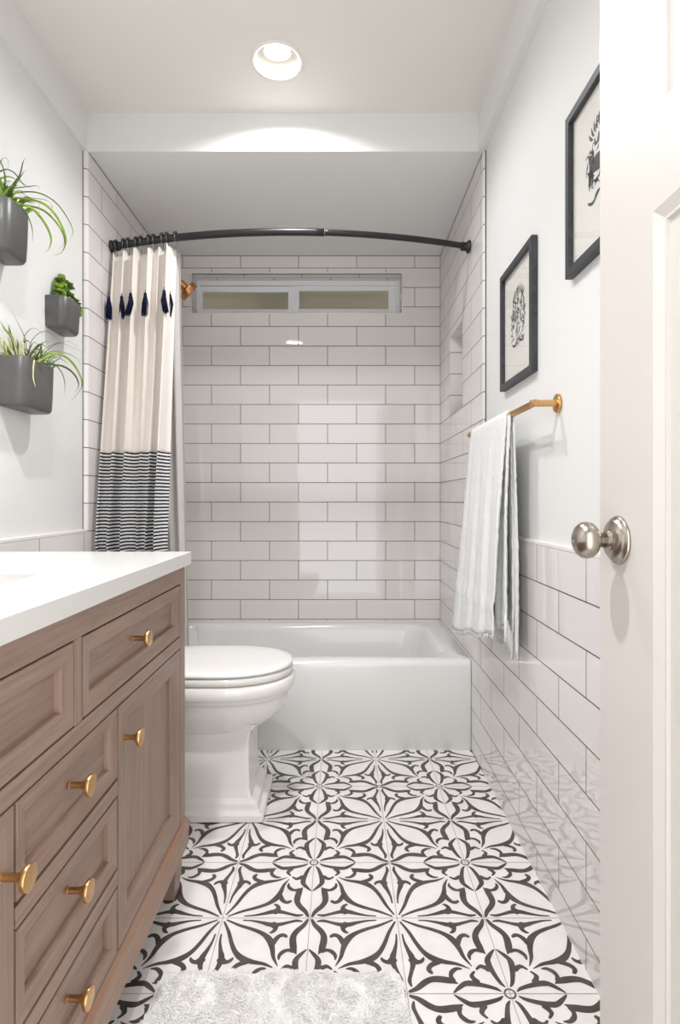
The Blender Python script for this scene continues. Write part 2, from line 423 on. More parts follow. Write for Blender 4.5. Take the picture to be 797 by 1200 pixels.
# face frame: members as separate boxes of one part
bm = bmesh.new()
XB = VXF-.022
gaps_y = (VY0+.05, 1.447)
for (y0, y1, z0, z1) in ((VY0+.05, 1.4485, .795, .838), (VY0+.05, 1.4485, .632, .660)):
    box(bm, XB, VXF, y0, y1, z0, z1)
link('face_rail', bm, wood_h, van, bevel=.0008)
bm = bmesh.new()
bm.free()
for b in ((XB, VXF, VY0, VY0+.05, .178, .838), (XB, VXF, 1.4485, VY1, .178, .838), (XB, VXF, .8725, .8975, .661, .795)):
    bm = bmesh.new(); box(bm, *b); link('face_stile', bm, wood_v, van, bevel=.0012)
for y0, y1 in ((VY1-.02, VY1+.0008), (VY0-.0008, VY0+.02)):
    bm = bmesh.new(); box(bm, DL+.015, XB-.0005, y0, y1, .178, .838); link('end_panel', bm, wood_v, van, bevel=.0012)
bm = bmesh.new()
for zz in (.4985-.015, .336-.017):
    box(bm, XB, VXF, .714, 1.041, zz-.0135, zz+.0135)
link('face_rail', bm, wood_h, van, bevel=.0008)
bm = bmesh.new()
prof = [(VXF-.03, .178), (VXF-.002, .1785), (VXF+.006, .172), (VXF+.009, .165), (VXF+.009, .143), (VXF+.0075, .141), (VXF+.0075, .108), (VXF+.004, .102), (VXF-.03, .102)]
loft(bm, [[(x, y, z) for x, z in prof] for y in (VY0-.008, VY1+.008)])
box(bm, DL+.015, VXF-.03, VY1-.02, VY1+.008, .102, .178)
link('base_moulding', bm, wood_base, van, bevel=.001)
for (y0, y1) in ((VY1-.068, VY1-.012), (VY0+.012, VY0+.068)):
    for (x0, x1) in ((-.458, -.4115), (DL+.02, DL+.066)):
        bm = bmesh.new(); m = .006
        loft(bm, [[(a, b, z) for a, b in ((x0+k, y0+k), (x1-k, y0+k), (x1-k, y1-k), (x0+k, y1-k))] for k, z in ((0, .104), (0, .06), (m, .0015))])
        link('leg', bm, wood_v, van, bevel=.002)
def front(name, y0, y1, z0, z1, fw, m, knob=None, deep=.0135):
    g = .0025; y0 += g; y1 -= g; z0 += g; z1 -= g
    bm = bmesh.new(); rings = []
    for ins, dx in ((0, -.02), (0, -.001), (.001, 0), (fw-.004, -.003), (fw-.001, -.0045), (fw, -.006), (fw+.0012, -deep), (fw+.004, -deep)):
        rings.append([(VXF+dx, y, z) for y, z in ((y0+ins, z0+ins), (y1-ins, z0+ins), (y1-ins, z1-ins), (y0+ins, z1-ins))])
    loft(bm, rings)
    # grain: side members upright, others along
    o = link(name, bm, [m, wood_v if m is wood_h else wood_h], van)
    me = o.data
    bw = Vector(van.location)
    for f in me.polygons:
        if len(me.polygons)-2 <= f.index: continue
        c = f.center+bw; n = f.normal
        dy = min(c.y-y0, y1-c.y); dz = min(c.z-z0, z1-c.z)
        f.material_index = (1 if m is wood_h else 0) if dy < dz-1e-5 else (0 if m is wood_h else 1)
    if knob:
        ky, kz, kx = knob
        bm = bmesh.new()
        lathe(bm, (kx, ky, kz), (1,0,0), [(0,.0060),(.0015,.0060),(.002,.0052),(.018,.0050),(.0225,.0062),(.027,.0115),(.0295,.0155),(.0305,.0163),(.0345,.0165),(.0355,.0160),(.036,.014),(.036,.0005)], 28)
        k = link('knob', bm, brass, o, smooth=True)
        k.modifiers.new('es', 'EDGE_SPLIT').split_angle = math.radians(35)
        k['label'] = 'round brass pull'
    return o
front('drawer', .899, 1.447, .661, .794, .032, wood_h, (1.142, .731, VXF-.0105))
front('drawer', .322, .871, .661, .794, .032, wood_h, (.615, .731, VXF-.0105))
front('door', 1.0425, 1.447, .180, .631, .052, wood_v, (1.071, .562, VXF-.002))
front('drawer', .714, 1.041, .500, .631, .026, wood_h, (.8765, .570, VXF-.0105))
front('drawer', .714, 1.041, .336, .468, .026, wood_h, (.8700, .412, VXF-.0105))
front('drawer', .714, 1.041, .180, .303, .026, wood_h, (.8700, .247, VXF-.0105))
front('door', .322, .7125, .180, .631, .052, wood_v, (.686, .554, VXF-.002))
# counter with undermount sink
quartz = mat('white_quartz', (224,222,218), .22)
porcelain = mat('white_porcelain', (236,233,230), .08, spec=.6)
top = empty('vanity_countertop', 'white quartz vanity countertop with undermount sink on the brown cabinet', 'countertop', (-.67, .88, .838))
cx0, cx1, cy0, cy1 = DL+.002+.0165, -.393, .26, 1.50
SX0, SX1, SY0, SY1 = -.855, -.553, .70, 1.058
bm = bmesh.new()
outer = lambda z, k=0: [(cx0, cy0, z), (cx1-k, cy0, z), (cx1-k, cy1-k, z), (cx0, cy1-k, z)]
hole = lambda z: rrect(SX0, SX1, SY0, SY1, .03, z, 5)
def plate(bm, z, flip):
    o = [bm.verts.new(p) for p in outer(z)]; h = [bm.verts.new(p) for p in hole(z)]
    eds = [bm.edges.new((a, b)) for a, b in zip(o, o[1:]+o[:1])]+[bm.edges.new((a, b)) for a, b in zip(h, h[1:]+h[:1])]
    bmesh.ops.triangle_fill(bm, use_beauty=True, edges=eds)
    return o, h
o1, h1 = plate(bm, .872, 0); o2, h2 = plate(bm, .8395, 1)
for a, b in ((o1, o2), (h1, h2)):
    for i in range(len(a)):
        j = (i+1) % len(a); bm.faces.new((a[i], a[j], b[j], b[i]))
link('countertop_slab', bm, quartz, top, bevel=.0012)
bm = bmesh.new(); rings = [rrect(SX0-k, SX1+k, SY0-k, SY1+k, r, z, 5) for k, r, z in ((.012,.035,.8385), (.004,.035,.838), (.002,.035,.82), (-.006,.04,.74), (-.03,.05,.715), (-.08,.05,.71))]
loft(bm, rings, False, True); link('sink_basin', bm, porcelain, top, smooth=True)
# ------------------------------------------------------------------ toilet
TY = 1.905
toi = empty('toilet', 'white toilet with closed lid and stepped square base beside the vanity', 'toilet', (-.45, TY, 0))
def egg(xf, xb, hw, z, n=48, sq=2.25, dy=0):
    out = []; cx = xf-hw*1.28
    for k in range(n):
        t = 2*PI*k/n; c, s = math.cos(t), math.sin(t)
        e = 2/sq
        y = hw*abs(s)**e*(1 if s >= 0 else -1)
        x = (xf-cx)*abs(c)**e if c >= 0 else -(cx-xb)*abs(c)**(2/3.0)
        out.append((cx+x, TY+y, z))
    return out
bm = bmesh.new(); XBk = -.80
rings = []
for xf, hw, z in ((-.172,.170,.436), (-.160,.181,.434), (-.153,.187,.424), (-.152,.188,.408), (-.156,.185,.396), (-.160,.181,.3925), (-.167,.175,.391), (-.168,.174,.389), (-.168,.174,.381), (-.170,.172,.379), (-.176,.167,.378), (-.176,.166,.366), (-.178,.164,.350), (-.187,.156,.330), (-.205,.143,.308), (-.232,.126,.286), (-.270,.115,.272), (-.290,.110,.268)):
    rings.append(egg(xf, XBk+(.436-z)*.3, hw, z))
loft(bm, rings); link('bowl', bm, porcelain, toi, smooth=True)
bm = bmesh.new(); rings = []
for xf, hy, z in ((-.242,.132,.0015), (-.2405,.1335,.006), (-.2405,.1335,.024), (-.245,.129,.028), (-.256,.121,.031), (-.259,.119,.037), (-.261,.118,.052), (-.268,.1145,.056), (-.281,.108,.066), (-.288,.1035,.09), (-.291,.1015,.15), (-.292,.1015,.24), (-.284,.108,.275), (-.26,.12,.30)):
    rings.append(rrect(-.78-.3*z*.0, xf, TY-hy, TY+hy, .008, z, 3))
loft(bm, rings); link('pedestal', bm, porcelain, toi, smooth=False, bevel=.0025)
bm = bmesh.new(); rings = [egg(xf, -.715, hw, z, sq=2.2) for xf, hw, z in ((-.165,.177,.4385), (-.160,.182,.441), (-.159,.183,.452), (-.162,.180,.4605))]
loft(bm, rings); link('seat', bm, porcelain, toi, smooth=True)
bm = bmesh.new(); rings = [egg(xf, -.715+k, hw, z, sq=2.2) for xf, hw, z, k in ((-.166,.177,.4645,0), (-.160,.183,.4665,0), (-.160,.183,.472,0), (-.166,.177,.4775,.004), (-.19,.155,.4800,.02), (-.25,.10,.482,.07))]
loft(bm, rings); link('lid', bm, porcelain, toi, smooth=True)
bm = bmesh.new(); rings = [rrect(-.915+k, -.742-k, TY-.165+k, TY+.165-k, .02, z, 4) for k, z in ((.012,.437), (.0,.46), (-.002,.74))]
loft(bm, rings); link('tank', bm, porcelain, toi, smooth=False, bevel=.004)
bm = bmesh.new(); rings = [rrect(-.92-k, -.735+k, TY-.170-k, TY+.170+k, .02, z, 4) for k, z in ((-.006,.740), (0,.748), (0,.768), (-.008,.776))]
loft(bm, rings); link('tank_lid', bm, porcelain, toi, bevel=.002)
bm = bmesh.new(); tube(bm, [(-.742, TY-.12, .69), (-.726, TY-.12, .69), (-.720, TY-.11, .69), (-.718, TY-.06, .685)], .006); link('flush_lever', bm, mat('chrome', (200,200,200), .12, metal=1), toi, smooth=True)
# ------------------------------------------------------------------ bathtub
enamel = mat('white_enamel_tub', (234,233,231), .12, spec=.6)
tub = tag(None or bpy.data.objects.new('bathtub', None), 'white alcove bathtub across the back of the room', 'bathtub'); C.objects.link(tub); tub.location = (-.2, 2.65, 0)
bm = bmesh.new(); x0, x1, y0, y1 = XL+.001, XR-.001, 2.29, YB-.001
R = [rrect(x0, x1, y0+.004, y1, .004, .001, 8), rrect(x0, x1, y0+.004, y1, .004, .008, 8), rrect(x0, x1, y0, y1, .004, .014, 8), rrect(x0, x1, y0, y1, .004, .335, 8)]
for k in range(1, 6):
    a = PI/2*k/5
    R.append(rrect(x0, x1, y0+.025*(1-math.cos(a)), y1, .004, .335+.025*math.sin(a), 8))
def inner(d, r, z, e=0): return rrect(-.845+d, .440-d, 2.362+d*.55, 2.945-d*.55, r, z, 8)
R += [inner(-.012, .10, .3605), inner(0, .10, .357), inner(.010, .10, .348), inner(.022, .10, .325), inner(.05, .11, .20), inner(.085, .12, .09), inner(.13, .12, .062), inner(.2, .10, .058)]
R.insert(9, rrect(x0, x1, y0+.03, y1, .004, .3605, 8))
loft(bm, R, True, True); o = link('tub_shell', bm, enamel, tub, smooth=True)
o.modifiers.new('es', 'EDGE_SPLIT').split_angle = math.radians(50)
bm = bmesh.new(); lathe(bm, (-.62, 2.65, .0585), (0,0,1), [(0,.03),(.002,.03),(.003,.024),(.001,.018)], 24); link('drain', bm, mat('chrome_drain', (190,190,190), .15, metal=1), tub, smooth=True)
bm = bmesh.new()
box(bm, XL+.001, XR-.001, YB-.004, YB, .3585, .368)
struct(link('trim_8', bm, mat('white_caulk', (225,222,218), .4)))
# ------------------------------------------------------------------ shower rod, curtain, liner
black_metal = mat('matte_black_metal', (26,26,27), .38, spec=.5)
def rod_y(X): return 2.315-.13*(1-((X+.203)/.73)**2)
RZ = 2.036
rod = empty('shower_rod', 'curved black shower curtain rod spanning the tub alcove', 'curtain rod', (-.2, 2.25, RZ))
xs = [XL+.02+(-.06-XL-.02)*k/24 for k in range(25)]
bm = bmesh.new(); tube(bm, [(x, rod_y(x), RZ) for x in xs], .0142, 16); link('rod', bm, black_metal, rod, smooth=True)
xs = [-.07+(XR-.02+.07)*k/24 for k in range(25)]
bm = bmesh.new(); tube(bm, [(x, rod_y(x), RZ) for x in xs], .0118, 16); link('rod', bm, black_metal, rod, smooth=True)
bm = bmesh.new(); tube(bm, [(x, rod_y(x), RZ) for x in (-.0625, -.0605)], .0146, 16); link('collar', bm, mat('grey_collar', (150,150,150), .4), rod, smooth=True)
for X, s in ((XL, 1), (XR, -1)):
    bm = bmesh.new(); d = Vector((s, (rod_y(X+s*.03)-rod_y(X)), 0))
    lathe(bm, (X, rod_y(X), RZ), (s, -.15, 0), [(0.004,.0255),(.005,.026),(.010,.025),(.014,.018),(.018,.0165),(.034,.0175),(.038,.0155)], 28); 
    link('end_flange', bm, black_metal, rod, smooth=True)
fab = add_noise(mat('cream_linen', (238,230,223), .9, spec=.1), (500,500,500), bump=.15, dist=.001)
fab.node_tree.nodes['Principled BSDF'].inputs['Sheen Weight'].default_value = .2
def stripe_mat():
    m = mat('black_striped_linen', (230,222,215), .9, spec=.1); b = m.node_tree.nodes['Principled BSDF']
    tc = N(m, 'ShaderNodeTexCoord'); sp = N(m, 'ShaderNodeSeparateXYZ'); L(m, tc.outputs['Object'], sp.inputs[0])
    no = N(m, 'ShaderNodeTexNoise'); no.inputs['Scale'].default_value = 60; L(m, tc.outputs['Object'], no.inputs['Vector'])
    a = N(m, 'ShaderNodeMath', operation='MULTIPLY_ADD'); a.inputs[1].default_value = .0025; L(m, no.outputs[0], a.inputs[0]); L(m, sp.outputs['Z'], a.inputs[2])
    d = N(m, 'ShaderNodeMath', operation='DIVIDE'); d.inputs[1].default_value = .0129; L(m, a.outputs[0], d.inputs[0])
    f = N(m, 'ShaderNodeMath', operation='FRACT'); L(m, d.outputs[0], f.inputs[0])
    g = N(m, 'ShaderNodeMath', operation='LESS_THAN'); g.inputs[1].default_value = .5; L(m, f.outputs[0], g.inputs[0])
    mx = N(m, 'ShaderNodeMix', data_type='RGBA'); mx.inputs[6].default_value = lin((232,229,226)); mx.inputs[7].default_value = lin((44,46,56))
    L(m, g.outputs[0], mx.inputs[0]); L(m, mx.outputs[2], b.inputs['Base Color'])
    return m
stripes = stripe_mat()
ZTOP, ZBR, ZBOT = 2.005, 1.185, .10
pl = [0, .125, .27, .42, .555, .69, .83, 1.0]
def cur_pt(u, z, liner=False):
    v = min(1, max(0, (ZTOP-z)/(ZTOP-.82)))
    xl, xr = -.918, (-.650 - .004*v)
    x = xl+(xr-xl)*u
    y_top = rod_y(x)
    y_bot = 2.135-.02*u
    y = y_top+(y_bot-y_top)*v
    A = .026+.012*v
    ph = u*PI*2*5.6+.9*math.sin(u*7+.6)+.5*math.sin(u*17)+.3
    sn = math.sin(ph); y += -A*(abs(sn)**.75*(1 if sn > 0 else -1))*(1-.4*math.sin(u*11+v*1.2))*.85
    x += .010*math.cos(ph)*(.6+.4*v)+.004*math.sin(u*31+z*2.0)*v
    y += .0022*math.sin(u*58+z*3)+.0012*math.sin(u*120-z*5)*v+.005*(1-v)**3*math.sin(u*60)
    x = max(x, XL+.006)
    y += max(0, min(.09, (.84-z)*.5))
    return Vector((x, y, z))
def cur_sheet(bm, z0, z1, nz, nu=150):
    rows = []
    for i in range(nz+1):
        row = []
        for k in range(nu+1):
            u = k/nu; z = z0+(z1-z0)*i/nz
            if z0 > 2.0:
                dz = .010*(1-abs(math.cos(u*PI*9)))*max(0, 1-(z0-z)/.06)
                z -= dz
            row.append(bm.verts.new(cur_pt(u, z)))
        rows.append(row)
    for a, b in zip(rows[:-1], rows[1:]):
        for k in range(nu): bm.faces.new((a[k], a[k+1], b[k+1], b[k]))
cur = empty('shower_curtain', 'cream linen shower curtain with navy tassels and black striped border, drawn to the left', 'shower curtain', (-.79, 2.2, ZBOT))
bm = bmesh.new(); cur_sheet(bm, ZTOP, ZBR, 60); o = link('curtain_fabric', bm, fab, cur, smooth=True); so = o.modifiers.new('s', 'SOLIDIFY'); so.thickness = .0015
bm = bmesh.new(); cur_sheet(bm, ZBR+.004, ZBOT, 50)
for v in bm.verts: v.co.y -= .001
o = link('striped_border', bm, stripes, cur, smooth=True); so = o.modifiers.new('s', 'SOLIDIFY'); so.thickness = .0015
steel = mat('steel_wire', (150,150,150), .3, metal=1)
for k in range(10):
    x = -.905+.255*k/9 + (.004 if k % 2 else -.003); y = rod_y(x)
    bm = bmesh.new()
    pts = [(x, y+.0175*math.sin(a), RZ+.0175*math.cos(a)) for a in [PI*(-.75+1.5*i/10) for i in range(11)]]
    tube(bm, pts, .0016, 6)
    tube(bm, [pts[0], (x, y-.012, RZ-.03), (x+.001, y-.004, RZ-.047)], .0011, 6); tube(bm, [pts[-1], (x, y+.010, RZ-.03), (x+.001, y+.002, RZ-.047)], .0011, 6)
    h = link('hook', bm, steel, cur, smooth=True)
    bm = bmesh.new()
    for a in (-.9, -.3, .3, .9):
        bmesh.ops.create_icosphere(bm, subdivisions=2, radius=.0068, matrix=Matrix.Translation((x, y+.0185*math.sin(a), RZ+.0185*math.cos(a))))
    link('roller_ball', bm, black_metal, h, smooth=True)
navy = add_noise(mat('navy_yarn', (20,26,46), .9, spec=.1), (900,900,40), (14,18,34), (36,44,72))
for px, tilt in ((124.5, 0), (145, 0), (156, .25), (172.5, .05), (193, -.15), (201.5, .2)):
    # find the fold of cloth behind this spot, hang the tassel on its front
    z = 1.775
    best = min(((abs((cur_pt(u, z).x)*F/cur_pt(u, z).y+VX-px), u) for u in [i/400 for i in range(401)]))
    us = [u for u in [i/400 for i in range(401)] if abs(cur_pt(u, z).x*F/cur_pt(u, z).y+VX-px) < 1.5] or [best[1]]
    u = min(us, key=lambda q: cur_pt(q, z).y); p = cur_pt(u, z)+Vector((0, -.009, 0))
    bm = bmesh.new(); d = Vector((-tilt, 0, -1)).normalized()
    for s in range(34):
        a = random.random()*2*PI; r = .013*math.sqrt(random.random())
        o0 = p+Vector((math.cos(a)*r*.3, math.sin(a)*r*.25, .03)); o2 = p+d*.052+Vector((math.cos(a)*r*1.0, math.sin(a)*r*.5, random.uniform(-.006, .006)))
        o1 = p+Vector((math.cos(a)*r*.9, math.sin(a)*r*.5, -.005))
        tube(bm, [o0, o1, o2], [.0012, .0016, .0011], 5)
    lathe(bm, p+Vector((0,0,.036)), d, [(0,.002),(.003,.005),(.009,.006),(.015,.0045),(.017,.005),(.022,.0055)], 10)
    tube(bm, [p+Vector((0,.004,.048)), p+Vector((0,0,.034))], .0012, 5)
    link('tassel', bm, navy, cur, smooth=True)
linerm = mat('liner_vinyl', (240,235,230), .45, spec=.3)
linerm.node_tree.nodes['Principled BSDF'].inputs['Transmission Weight'].default_value = .3
bm = bmesh.new(); rows = []
for i in range(41):
    z = 1.995-(1.995-.24)*i/40; row = []; v = (1.995-z)/(1.995-.34)
    for k in range(81):
        u = k/80; xr = -.638-.006*v
        xl_ = -.915+.085*min(1, v)
        x = xl_+(xr-xl_)*u
        y = rod_y(x)+.030+(2.425-rod_y(x)-.03)*min(1, v)+.010*math.sin(u*34+.6*v)
        row.append(bm.verts.new((x, y, z)))
    rows.append(row)
for a, b in zip(rows[:-1], rows[1:]):
    for k in range(80): bm.faces.new((a[k], a[k+1], b[k+1], b[k]))
o = link('shower_liner', bm, linerm, None, smooth=True); o.modifiers.new('s', 'SOLIDIFY').thickness = .0008
tag(o, 'plain pale grey shower liner hanging inside the tub behind the striped curtain', 'shower liner')
# ------------------------------------------------------------------ shower head
copper = mat('copper_brass', (190,132,84), .32, metal=1)
sh = empty('showerhead', 'copper coloured shower head on an arm left of the window', 'shower head', (XL, 2.62, 2.02))
hp = P(219.5, 340, 2.62)
ax = Vector((.70, .36, -.66)).normalized()
bm = bmesh.new(); lathe(bm, (XL, 2.54, 2.045), (1,0,0), [(0.0005,.03),(.003,.03),(.008,.024),(.012,.012)], 28); link('wall_flange', bm, copper, sh, smooth=True)
bm = bmesh.new()
c = catmull([(XL+.004, 2.54, 2.045), (XL+.06, 2.545, 2.06), (hp-ax*.085)[:], (hp-ax*.03)[:]], 8)
tube(bm, c, .0098, 14); link('shower_arm', bm, copper, sh, smooth=True)
bm = bmesh.new(); lathe(bm, hp-ax*.045, ax, [(0,.013),(.003,.0185),(.032,.0185),(.034,.022),(.036,.040),(.039,.0445),(.062,.0455),(.066,.044),(.067,.038),(.066,.002)], 32)
o = link('spray_head', bm, copper, sh, smooth=True); o.modifiers.new('es', 'EDGE_SPLIT').split_angle = math.radians(40)
# ------------------------------------------------------------------ towel bar and towel
tb = empty('towel_bar', 'brass towel bar on the right wall above the white tiles', 'towel bar', (DR, 1.75, 1.246))
BX, BZ = .477, 1.246
bm = bmesh.new(); tube(bm, [(BX, 1.390, BZ), (BX, 2.105, BZ)], .0085, 18); link('bar', bm, brass, tb, smooth=False, bevel=.001).data.polygons.foreach_set('use_smooth', [True]*20)
for y in (1.401, 2.078):
    bm = bmesh.new(); lathe(bm, (DR, y, BZ), (-1,0,0), [(.0002,.0225),(.0015,.0235),(.006,.0235),(.008,.022),(.0085,.0095),(.02,.0085),(.062,.0085),(.070,.0087),(.0705,.006)], 28)
    o = link('post', bm, brass, tb, smooth=True); o.modifiers.new('es', 'EDGE_SPLIT').split_angle = math.radians(40)
terry = add_noise(mat('white_terry', (234,234,233), .95, spec=.05), (260,260,260), bump=.9, dist=.003, detail=2)
tw = empty('hand_towel', 'white terry towel draped over the brass towel bar', 'towel', (BX, 1.80, .56))
def towel_sheet(bm, layer):
    # s runs front hem -> over bar -> back hem ; t along the bar
    ya, yb, off = ((1.592, 2.012, 0), (1.575, 1.83, .006))[layer]
    ns, ntt = 110, 70; rows = []
    rb = .0125-off
    for i in range(ns+1):
        s = i/ns; row = []
        for k in range(ntt+1):
            t = k/ntt
            zf = .632-.085*t+ .004*math.sin(t*14); zb = .60+.02*t
            if layer: zf, zb = .66-.05*t, .575
            lf, lb = BZ-zf, BZ-zb; arc = PI*rb
            d = s*(lf+arc+lb)
            if d < lf:
                q = (lf-d)/lf; dep = lf-d
                x = BX-rb-(.045 if layer else .062)*q**.9*(1-.45*(1-t))+(.014*layer*q); z = BZ-dep; sg = -1
            elif d < lf+arc:
                a = (d-lf)/arc*PI; x = BX-rb*math.cos(a); z = BZ+rb*math.sin(a); q = 0; sg = 0
            else:
                dep = d-lf-arc; q = dep/lb
                x = min(BX+rb+(.016 if layer else .026)*q**.7, DR-.012); x -= (2*rb+(.028 if layer else .060)*q)*max(0, 1-t/.30)**1.6*(.35 if layer else .5); z = BZ-dep; sg = 1
            y = ya+(yb-ya)*t
            # folds grow towards the hem, edges flare
            amp = min(1, q*2.2)
            fold = math.sin(t*19+.8*layer+1.2*q)+.5*math.sin(t*41+2*q+layer)
            x += (-.0038 if sg < 0 else .005)*amp*fold*(1 if sg else 0)
            y += .004*amp*math.sin(t*23+q*3)+(.020*q*q*(t-.3) if sg < 0 else .006*math.sin(q*6)*(1-t))
            if sg < 0 and not layer:
                b = 0
                for zc in (.690, .702, .714): b += math.exp(-((z-zc-.0*t)/.0022)**2)
                x -= .0045*b
            x = min(x, DR-.004 if z > .9 else XR-.004)
            row.append(bm.verts.new((x, y, z)))
        rows.append(row)
    for a, b in zip(rows[:-1], rows[1:]):
        for k in range(ntt): bm.faces.new((a[k], a[k+1], b[k+1], b[k]))
    return [v.co.copy() for v in rows[0]], [v.co.copy() for v in rows[-1]]
hems = []
for lay in (0, 1):
    bm = bmesh.new(); hems.append(towel_sheet(bm, lay))
    o = link('towel_fold', bm, terry, tw, smooth=True, recalc=False); so = o.modifiers.new('s', 'SOLIDIFY'); so.thickness = .0055; so.offset = 0
    tx = bpy.data.textures.new('terry_loop', 'CLOUDS'); tx.noise_scale = .009
    dm = o.modifiers.new('d', 'DISPLACE'); dm.texture = tx; dm.strength = .006; dm.mid_level = .5
bm = bmesh.new()
for hem in [h for pair in hems for h in pair]:
    n = len(hem)-1
    for k in range(0, n*3):
        t = k/3; i = min(int(t), n-1); p = hem[i].lerp(hem[i+1], t-i)
        if random.random() < .25: continue
        ln = random.uniform(.006, .016)
        q = p+Vector((random.uniform(-.004, .004), random.uniform(-.004, .004), -ln))
        q.x = min(q.x, XR-.003)
        tube(bm, [p+Vector((0,0,.003)), p.lerp(q, .5)+Vector((random.uniform(-.002,.002), 0, 0)), q], [.0016, .0014, .0008], 4)
for k in range(5):       # knotted corner ends hanging lowest at the near side
    p = hems[1][0][0].lerp(hems[0][1][0], k/4); 
    q = p+Vector((0, random.uniform(-.006, .006), -random.uniform(.02, .045)))
    p.x = min(p.x, XR-.012); q.x = min(q.x, XR-.012)
    tube(bm, [p+Vector((0,0,.03)), p, p.lerp(q, .5)+Vector((0,.003,0)), q], [.003, .0045, .0035, .0045], 8)
link('fringe', bm, terry, tw, smooth=True)
# ------------------------------------------------------------------ framed prints
frame_black = add_noise(mat('charcoal_frame', (58,60,64), .45), (40,400,40), (50,52,55), (68,70,74))
paper = mat('art_paper', (234,231,224), .8)
ink = mat('print_ink', (58,60,62), .8)
ink2 = mat('print_ink_blue', (70,84,104), .8); ink3 = mat('print_ink_olive', (118,112,70), .8)
clear = bpy.data.materials.new('clear_glazing'); clear.use_nodes = True
nt = clear.node_tree; nt.nodes.remove(nt.nodes['Principled BSDF'])
tr = nt.nodes.new('ShaderNodeBsdfTransparent'); gl = nt.nodes.new('ShaderNodeBsdfGlossy'); gl.inputs['Roughness'].default_value = .02
lw = nt.nodes.new('ShaderNodeLayerWeight'); lw.inputs[0].default_value = .5
pw = nt.nodes.new('ShaderNodeMath'); pw.operation = 'POWER'; pw.inputs[1].default_value = 4
ml = nt.nodes.new('ShaderNodeMath'); ml.operation = 'MULTIPLY_ADD'; ml.inputs[1].default_value = .5; ml.inputs[2].default_value = .02
mx = nt.nodes.new('ShaderNodeMixShader')
nt.links.new(lw.outputs['Facing'], pw.inputs[0]); nt.links.new(pw.outputs[0], ml.inputs[0]); nt.links.new(ml.outputs[0], mx.inputs[0])
nt.links.new(tr.outputs[0], mx.inputs[1]); nt.links.new(gl.outputs[0], mx.inputs[2]); nt.links.new(mx.outputs[0], nt.nodes['Material Output'].inputs[0])
def flat_stroke(bm, pts, X, mi=0, per=5):
    sp = catmull(pts, per); prev = None
    for i, (y, z, w) in enumerate(sp):
        a = sp[max(i-1, 0)]; b = sp[min(i+1, len(sp)-1)]; dy, dz = b[0]-a[0], b[1]-a[1]; l = math.hypot(dy, dz) or 1
        ny, nz = -dz/l*w/2, dy/l*w/2
        cur_ = (bm.verts.new((X, y+ny, z+nz)), bm.verts.new((X, y-ny, z-nz)))
        if prev: f = bm.faces.new((prev[0], cur_[0], cur_[1], prev[1])); f.material_index = mi
        prev = cur_
def art(bm, cy, cz, X, seed, multi):
    rnd = random.Random(seed)
    mi = lambda: (rnd.choice((0,0,1,2)) if multi else 0)
    def leaf(y, z, a, l, w, m=0):
        flat_stroke(bm, [(y, z, w*.1), (y+math.cos(a)*l*.35, z+math.sin(a)*l*.35, w), (y+math.cos(a+.15)*l*.7, z+math.sin(a+.15)*l*.7, w*.7), (y+math.cos(a+.25)*l, z+math.sin(a+.25)*l, w*.06)], X, m, 3)
    def curl(y, z, a, r, w, m=0, s=1):
        pts = []
        for k in range(9):
            q = k/8; t = a+s*q*4.6; rr = r*(1-.78*q)
            pts.append((y+math.cos(t)*rr, z+math.sin(t)*rr, w*(1-.5*q)))
        flat_stroke(bm, pts, X, m, 3)
    # crouching animal at the lower middle
    if not multi:
        flat_stroke(bm, [(cy+.052, cz-.040, .006), (cy+.045, cz-.010, .020), (cy+.022, cz-.004, .034), (cy-.005, cz-.008, .036), (cy-.028, cz-.004, .030), (cy-.045, cz+.006, .012)], X, 0, 5)
        flat_stroke(bm, [(cy+.050, cz-.004, .002), (cy+.047, cz+.018, .016), (cy+.058, cz+.028, .001)], X); flat_stroke(bm, [(cy+.034, cz+.002, .012), (cy+.033, cz+.028, .001)], X)
        for dy in (.050, .038, -.012, -.026): flat_stroke(bm, [(cy+dy, cz-.012, .010), (cy+dy-.002, cz-.032, .007), (cy+dy+.003, cz-.046, .004)], X)
        flat_stroke(bm, [(cy-.040, cz+.004, .008), (cy-.062, cz-.016, .011), (cy-.058, cz-.045, .010), (cy-.040, cz-.052, .003)], X)
    for k in range(95 if multi else 80):
        t = rnd.random()*2*PI; r = math.sqrt(rnd.random()); yy = cy+.066*r*math.cos(t); zz = cz+.078*r*math.sin(t)
        if not multi and abs(zz-cz+.005) < .028 and abs(yy-cy) < .05: continue
        if rnd.random() < .6: leaf(yy, zz, rnd.random()*2*PI, rnd.uniform(.016, .030), rnd.uniform(.005, .009), mi())
        else: curl(yy, zz, rnd.random()*6, rnd.uniform(.007, .013), .0036, mi(), rnd.choice((-1, 1)))
    for k in range(10):
        a = PI*.5+(k-4.5)*.22; leaf(cy+math.cos(a)*.04, cz+.035+math.sin(a)*.03, a, .032, .007, mi())
    flat_stroke(bm, [(cy+.06, cz-.070, .004), (cy+.035, cz-.080, .008), (cy, cz-.066, .006), (cy-.035, cz-.080, .008), (cy-.06, cz-.068, .003)], X)
    for a in range(5): leaf(cy+.006, cz+.084, PI/2+a*2*PI/5, .010, .005, 0)
